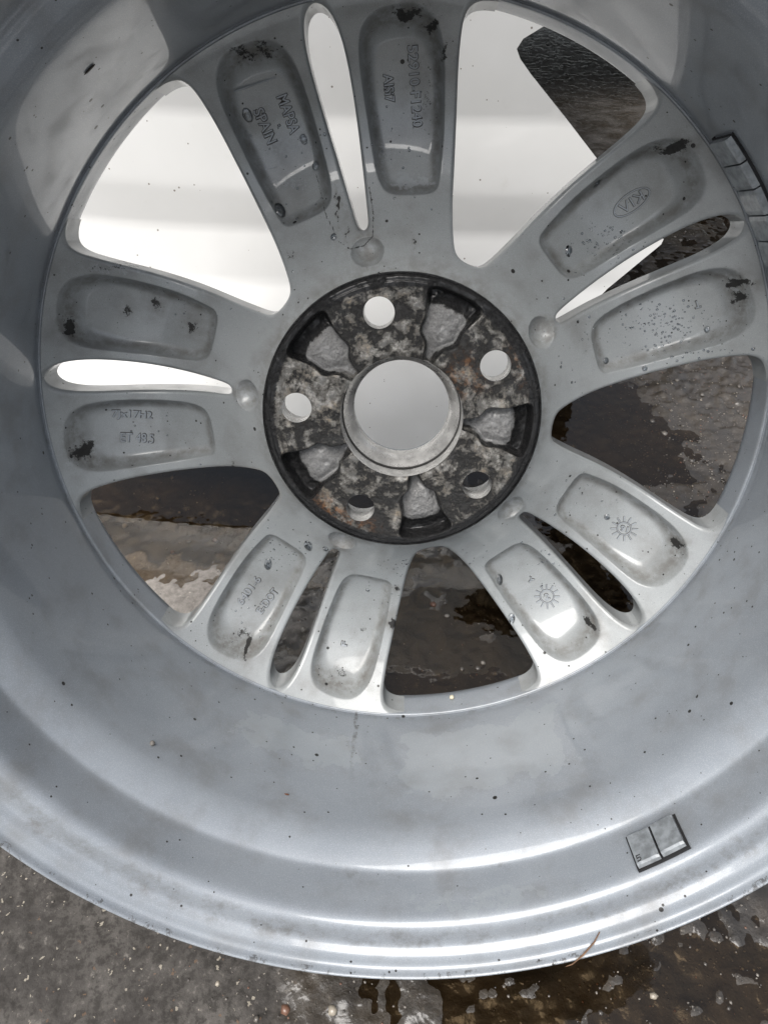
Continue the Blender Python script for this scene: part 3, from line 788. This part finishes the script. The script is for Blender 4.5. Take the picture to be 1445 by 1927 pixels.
# ---- raised casting marks
def text_mesh(s, width, cap, thin=-0.006):
    cu = bpy.data.curves.new('t', 'FONT'); cu.body = s; cu.align_x = 'CENTER'; cu.align_y = 'CENTER'
    cu.size = 1.0; cu.extrude = 0.06; cu.bevel_depth = 0.018; cu.bevel_resolution = 1; cu.offset = thin; cu.resolution_u = 4
    o = bpy.data.objects.new('t', cu); COL.objects.link(o)
    dg = bpy.context.evaluated_depsgraph_get(); dg.update()
    me = bpy.data.meshes.new_from_object(o.evaluated_get(dg))
    bpy.data.objects.remove(o); bpy.data.curves.remove(cu)
    co = np.empty(len(me.vertices) * 3, np.float32); me.vertices.foreach_get('co', co); co = co.reshape(-1, 3)
    co[:, :2] -= (co[:, :2].max(0) + co[:, :2].min(0)) / 2
    ext = co[:, :2].max(0) - co[:, :2].min(0)
    co[:, 0] *= width / ext[0]; co[:, 1] *= cap / ext[1]
    co[:, 2] = co[:, 2] / max(1e-6, co[:, 2].max()) * 1.0
    return me, co
def place_mark(me, co, x, y, ang, name, mat=None):
    c, s = math.cos(math.radians(ang)), math.sin(math.radians(ang))
    X = x + co[:, 0] * c - co[:, 1] * s; Y = y + co[:, 0] * s + co[:, 1] * c
    Z = face_z(X, Y) + co[:, 2]
    me.vertices.foreach_set('co', (np.c_[X, Y, Z] * MM).astype(np.float32).ravel())
    me.update(); me.name = name
    me.materials.clear(); me.materials.append(mat or M_LETTER)
    return link(bpy.data.objects.new(name, me), spoke_at(x, y))
for s, x, y, a, w, h in TEXTS:
    me, co = text_mesh(s, w, h)
    place_mark(me, co, x, y, a, 'raised_lettering')
    me, co = text_mesh(s, w + 0.7, h + 0.7, 0.035 if len(s) < 6 else 0.015)
    co[:, 2] = np.where(co[:, 2] > 0, 0.10, -0.2)
    place_mark(me, co, x, y, a, 'lettering_dirt', M_DIRT)
def strokes_mesh(segs, wd, hgt):
    V = []; F = []
    for (ax, ay), (bx, by) in segs:
        dx, dy = bx - ax, by - ay; L = math.hypot(dx, dy); dx /= L; dy /= L; px, py = -dy, dx
        for (q, z) in ((1.0, -0.4), (0.62, hgt)):
            for (ex, ey, sx) in ((ax, ay, -1), (ax, ay, 1), (bx, by, 1), (bx, by, -1)):
                k = wd / 2 * q
                tip = -1 if (ex, ey) == (ax, ay) else 1
                V.append((ex + px * k * sx + dx * tip * k * 0.7, ey + py * k * sx + dy * tip * k * 0.7, z))
        b = len(V) - 8
        F += [(b + 4, b + 7, b + 6, b + 5)[::-1] if False else (b + 4, b + 5, b + 6, b + 7)] + [(b + i, b + (i + 1) % 4, b + 4 + (i + 1) % 4, b + 4 + i) for i in range(4)]
    return np.array(V), F
def strokes_obj(segs, wd, hgt, x, y, ang, name, mat=None):
    V, F = strokes_mesh(segs, wd, hgt)
    me = bpy.data.meshes.new(name); me.from_pydata([tuple(v) for v in V], [], F); me.update()
    return place_mark(me, V, x, y, ang, name, mat)
# car maker's oval with its three letters
el = [(9.6 * math.cos(t), 4.75 * math.sin(t)) for t in np.linspace(0, 2 * np.pi, 49)]
strokes_obj(list(zip(el[:-1], el[1:])), 1.5, 0.08, 123.6, 108.5, -142.1, 'emblem_dirt', M_DIRT)
strokes_obj(list(zip(el[:-1], el[1:])), 0.85, 0.85, 123.6, 108.5, -142.1, 'emblem_oval')
K = [((-5.9, -2.4), (-5.9, 2.4)), ((-5.7, -0.3), (-2.6, 2.4)), ((-4.8, 0.3), (-2.4, -2.4)), ((-0.4, -2.4), (-0.4, 2.4)), ((1.4, -2.4), (3.4, 2.4)), ((3.4, 2.4), (5.6, -2.4))]
strokes_obj(K, 1.7, 0.09, 123.6, 108.5, -142.1, 'emblem_dirt', M_DIRT)
strokes_obj(K, 0.95, 0.85, 123.6, 108.5, -142.1, 'emblem_letters')
for (x, y, rr) in ((140.9, -82.0, 4.0), (95.9, -130.5, 4.3)):
    ci = [(rr * math.cos(t), rr * math.sin(t)) for t in np.linspace(0, 2 * np.pi, 33)]
    strokes_obj(list(zip(ci[:-1], ci[1:])), 0.6, 0.6, x, y, 0, 'date_dial')
    ry = [((5.0 * math.cos(t), 5.0 * math.sin(t)), (7.8 * math.cos(t), 7.8 * math.sin(t))) for t in np.radians(np.arange(0, 360, 30) + 4)]
    strokes_obj(ry, 1.5, 0.08, x, y, 0, 'dial_dirt', M_DIRT)
    strokes_obj(list(zip(ci[:-1], ci[1:])), 1.4, 0.09, x, y, 0, 'dial_dirt', M_DIRT)
    strokes_obj(ry, 0.8, 0.7, x, y, 0, 'dial_rays')
strokes_obj([((-1.8, -1.4), (1.6, 1.0))], 0.6, 0.5, 95.9, -131.2, 24, 'dial_arrow')
strokes_obj([((-11, 0), (11, 0)), ((-4, -1.2), (-4, 1.2)), ((6, -1), (6, 1))], 0.5, 0.35, -74, 165, 17, 'casting_tick')
strokes_obj([((-3, 0), (3, 0.5)), ((-3, 0), (-3, 3))], 0.5, 0.35, -70, 127, 8, 'casting_tick')

# ---- stick-on balance weights
def weight(a0, a1, z0, z1, R, th, name='balance_weight'):
    """rounded block following the barrel from angle a0 to a1 (deg)"""
    na = 7
    pr = [(R + 0.3, z0 - 0.3), (R - th * 0.25, z0), (R - th * 0.8, z0 + 0.3), (R - th, z0 + 1.3), (R - th, z1 - 1.3), (R - th * 0.8, z1 - 0.3), (R - th * 0.25, z1), (R + 0.3, z1 + 0.3)]
    V = []; A = np.radians(np.linspace(a0, a1, na)); L = abs(A[-1] - A[0])
    for i, a in enumerate(A):
        e = 0.35 if i in (0, na - 1) else 0.0
        for (r, z) in pr:
            r2 = r + (e if r < R - th * 0.5 else 0)
            V.append((r2 * math.cos(a), r2 * math.sin(a), z))
    n = len(pr)
    F = grid_faces(na, n)
    if a1 < a0: F = F[:, ::-1]
    Fl = [tuple(f) for f in F[:, ::-1]]
    Fl += [tuple(range(n)), tuple((na - 1) * n + i for i in range(n - 1, -1, -1))]
    me = bpy.data.meshes.new(name); me.from_pydata([tuple(np.array(v) * MM) for v in V], [], Fl); me.update()
    me.materials.append(M_WEIGHT)
    return link(bpy.data.objects.new(name, me), wheel)
def foam(a0, a1, z0, z1, R, th=1.1):
    V = []; A = np.radians(np.linspace(a0, a1, 12))
    for a in A:
        for (r, z) in ((R + 0.5, z0), (R - th, z0), (R - th, z1), (R + 0.5, z1)): V.append((r * math.cos(a), r * math.sin(a), z))
    F = grid_faces(12, 4)
    return obj_np('adhesive_tape', V, F[:, ::-1] if a1 > a0 else F, M_FOAM, wheel, smooth=False)
RB = 208.9
w1 = weight(-58.55, -55.45, 116.2, 134.6, RB, 3.4); w2 = weight(-55.15, -51.95, 116.0, 134.3, RB, 3.6)
foam(-58.8, -51.6, 115.6, 135.3, RB, 1.0)
five = [((-0.9, 1.6), (0.9, 1.6)), ((-0.9, 1.6), (-0.9, 0.2)), ((-0.9, 0.2), (0.6, 0.3)), ((0.6, 0.3), (0.9, -0.5)), ((0.9, -0.5), (0.4, -1.4)), ((0.4, -1.4), (-0.9, -1.4))]
V, F = strokes_mesh(five, 0.45, 0.25)
aa = math.radians(-58.0)
V5 = [((RB - 3.35 - v[2]) * math.cos(aa + v[0] / 206), (RB - 3.35 - v[2]) * math.sin(aa + v[0] / 206), 131.4 - v[1]) for v in V]
me = bpy.data.meshes.new('embossed_digit'); me.from_pydata([tuple(np.array(v) * MM) for v in V5], [], [f[::-1] for f in F]); me.materials.append(M_FOAM)
link(bpy.data.objects.new('embossed_digit', me), w1)
RW = 199.0
for k in range(5):
    a1_ = 42.6 - 3.86 * k
    weight(a1_ - 3.62, a1_, 4.5, 24.5, RW, 4.4)
foam(42.9 - 3.86 * 5, 42.9, 3.8, 25.6, RW, 1.3)

# ------------------------------------------------------------------ water drops on the wheel
WM = np.array(mw)
def w2world(P):
    P = np.atleast_2d(P) * MM
    return P @ WM[:3, :3].T + WM[:3, 3]
NX, NYR = 10, 4
def dome(flat=0.45):
    V = [(0, 0, flat)]; F = []
    for i in range(1, NYR + 1):
        ph = i / NYR * math.pi / 2
        for j in range(NX):
            t = 2 * math.pi * j / NX
            V.append((math.sin(ph) * math.cos(t), math.sin(ph) * math.sin(t), math.cos(ph) * flat))
    for j in range(NX): F.append((0, 1 + j, 1 + (j + 1) % NX))
    for i in range(NYR - 1):
        for j in range(NX):
            a = 1 + i * NX + j; b = 1 + i * NX + (j + 1) % NX
            F.append((a, a + NX, b + NX, b))
    F.append(tuple(1 + (NYR - 1) * NX + j for j in range(NX))[::-1])
    return np.array(V), F
DV, DF = dome()
def face_normal(x, y):
    e = 0.3
    z = face_z([x + e, x - e, x, x], [y, y, y + e, y - e])
    n = np.array([-(z[0] - z[1]) / (2 * e), -(z[2] - z[3]) / (2 * e), 1]); return n / np.linalg.norm(n)
def drop_verts(x, y, r, stretch=1.0, ang=0.0):
    z = face_z(x, y)[0]; n = face_normal(x, y)
    tx = np.array([math.cos(ang), math.sin(ang), 0]); tx = tx - n * (tx @ n); tx /= np.linalg.norm(tx); ty = np.cross(n, tx)
    P = DV.copy(); P[:, 0] *= r * stretch; P[:, 1] *= r; P[:, 2] = P[:, 2] * r + 0.02
    return np.array([x, y, z]) + P[:, :1] * tx + P[:, 1:2] * ty + P[:, 2:] * n
def on_spoke(x, y):
    k, X, Y = to_slot(x, y); r = math.hypot(X, Y)
    if not (79 < r < 195): return False
    a = np.array([[X]]); b = np.array([[abs(Y)]])
    return poly_sdf(a, b, WIN_IN_SLOT)[0, 0] < -2.0 and poly_sdf(a, np.array([[Y]]), SLOTs)[0, 0] < -2.0
allV = []; allF = []
def add_drop(x, y, r, st=1.0, an=0.0):
    o = sum(len(v) for v in allV)
    allV.append(w2world(drop_verts(x, y, r, st, an))); allF.extend([tuple(i + o for i in f) for f in DF])
clusters = [(150, 45, 22, 10, 150, .62), (112, 88, 16, 10, 70, .6), (165, 30, 20, 5, 40, .8), (8, -98, 16, 6, 60, .55), (-2, -125, 10, 16, 30, .5), (30, -96, 20, 10, 40, .6), (110, -60, 25, 12, 30, .6), (-80, -98, 18, 10, 30, .6), (90, -105, 14, 20, 26, .7),
            (95, 40, 16, 25, 26, .7), (-60, 125, 25, 30, 26, .7), (0, 140, 14, 30, 26, .6), (-130, 60, 40, 15, 20, .6), (-150, -20, 40, 15, 16, .6), (-95, -140, 18, 16, 24, .6)]
for cx, cy, sx, sy, nn, rm in clusters:
    for _ in range(nn):
        x, y = rng.normal(cx, sx * 0.6), rng.normal(cy, sy * 0.6)
        if on_spoke(x, y): add_drop(x, y, rm * (0.45 + 0.9 * rng.random() ** 2), 1 + 0.2 * rng.random(), rng.random() * 6)
V = np.vstack(allV)
me = bpy.data.meshes.new('water_beads'); me.from_pydata(V.tolist(), [], allF); me.update()
me.polygons.foreach_set('use_smooth', np.ones(len(me.polygons), bool)); me.materials.append(M_DROP)
link(bpy.data.objects.new('water_beads', me), label='fine water beads scattered over the silver spokes', cat='water beads', kind='stuff')

big = [(-85, 128, 3.0, 1.4), (-66, 106, 3.4, 1.3), (-80, 152, 2.6, 1.5), (-52, 141, 2.0, 1.4), (-46, 128, 2.0, 1.3), (-36, 92.5, 1.8, 1.2), (156, 22.5, 2.3, 1.0), (140, 20, 1.7, 1.0), (173, 27.5, 1.9, 1.0), (118, 24, 2.0, 1.0), (172, 42, 1.7, 1.2),
       (64, -118, 2.6, 1.7), (72, -142, 2.4, 1.6), (-58, -88, 2.8, 1.7), (-87, -108, 2.6, 1.8), (-47, -89, 1.9, 1.2), (130, -75, 2.0, 1.1), (160, -58, 1.8, 1.3), (-22, -126, 1.3, 1.0), (104, 118, 1.9, 1.3), (92, 84, 2.2, 1.5)]
for x, y, r, st in big:
    if not on_spoke(x, y): continue
    o = drop_verts(x, y, r, st, math.radians(-90 + rng.normal(0, 12)))
    c = o.mean(0)
    wc = w2world(c)[0]
    me = bpy.data.meshes.new('water_drop'); me.from_pydata((w2world(o) - wc).tolist(), [], DF); me.update()
    me.polygons.foreach_set('use_smooth', np.ones(len(me.polygons), bool)); me.materials.append(M_DROP)
    ob = bpy.data.objects.new('water_drop', me); ob.location = wc
    link(ob, label='large clear water drop clinging to a silver spoke', cat='water drop', group='large drops on the spokes')

# ------------------------------------------------------------------ small things on the rim
def barrel_pt(adeg, R, z):
    a = math.radians(adeg); return np.array([R * math.cos(a), R * math.sin(a), z])
# blade of dry grass over the lip
pts = [barrel_pt(-66.2, 225.6, 143.6), barrel_pt(-67.2, 228.6, 145.4), barrel_pt(-68.9, 231.0, 148.2), barrel_pt(-70.4, 232.8, 150.0), barrel_pt(-71.2, 233.8, 149.6)]
wid = [0.3, 0.5, 0.5, 0.35, 0.12]
V = []
for i, P in enumerate(pts):
    d = (pts[min(i + 1, 4)] - pts[max(i - 1, 0)]); d /= np.linalg.norm(d)
    rad = P * [1, 1, 0]; rad /= np.linalg.norm(rad)
    sd_ = np.cross(d, rad); sd_ /= np.linalg.norm(sd_); up = np.cross(sd_, d)
    for q in ((-1, 0), (0, .35), (1, 0), (0, -.25)): V.append(P + sd_ * wid[i] * q[0] + up * q[1] * wid[i])
F = grid_faces(5, 4, True)
Vw = w2world(np.array(V)); c0 = Vw.mean(0)
obj_np('grass_blade', (Vw - c0) / MM, F, M_STRAW, label='short dry brown grass blade lying across the lip of the rim', cat='grass blade', smooth=False).location = c0
def crumb(P, r, name, label, cat, mat, sq=(1, 1, 1)):
    turn = math.atan2(P[1], P[0])
    V = []; F = []
    n1, n2 = 6, 8
    for i in range(n1):
        ph = math.pi * i / (n1 - 1)
        for j in range(n2):
            t = 2 * math.pi * j / n2
            k = r * (0.88 + 0.24 * rng.random())
            V.append((k * sq[0] * math.sin(ph) * math.cos(t), k * sq[1] * math.sin(ph) * math.sin(t), k * sq[2] * math.cos(ph)))
    o = obj_np(name, V, grid_faces(n1, n2, True), mat, label=label, cat=cat)
    o.matrix_world = Matrix.Translation(Vector(w2world(P)[0])) @ mw.to_3x3().normalized().to_4x4() @ Matrix.Rotation(turn, 4, 'Z')
    return o
crumb(barrel_pt(-80.2, 197.6, -20.5), 1.6, 'crumb', 'small cream crumb on the grey ledge under the bottom opening', 'crumb', M_CRUMB)
o = crumb(barrel_pt(128.1, 198.0, 62.4), 1.9, 'leaf_bit', 'dark sliver of leaf stuck high inside the rim barrel', 'leaf bit', M_BIT, (0.2, 1.6, 0.45))
crumb(barrel_pt(-130.5, 197.9, 83), 1.5, 'grit_blob', 'grey blob of grit stuck low on the left of the barrel', 'grit', simple('grey grit', (0.16, 0.15, 0.135), 0.7), (1, 1, 1))
crumb(barrel_pt(-108.2, 197.9, 77.4), 0.9, 'bark_bit', 'tiny rust-brown bark bit on the lower barrel', 'bark bit', simple('bark', (0.12, 0.045, 0.02), 0.7), (.5, 1.5, .5))
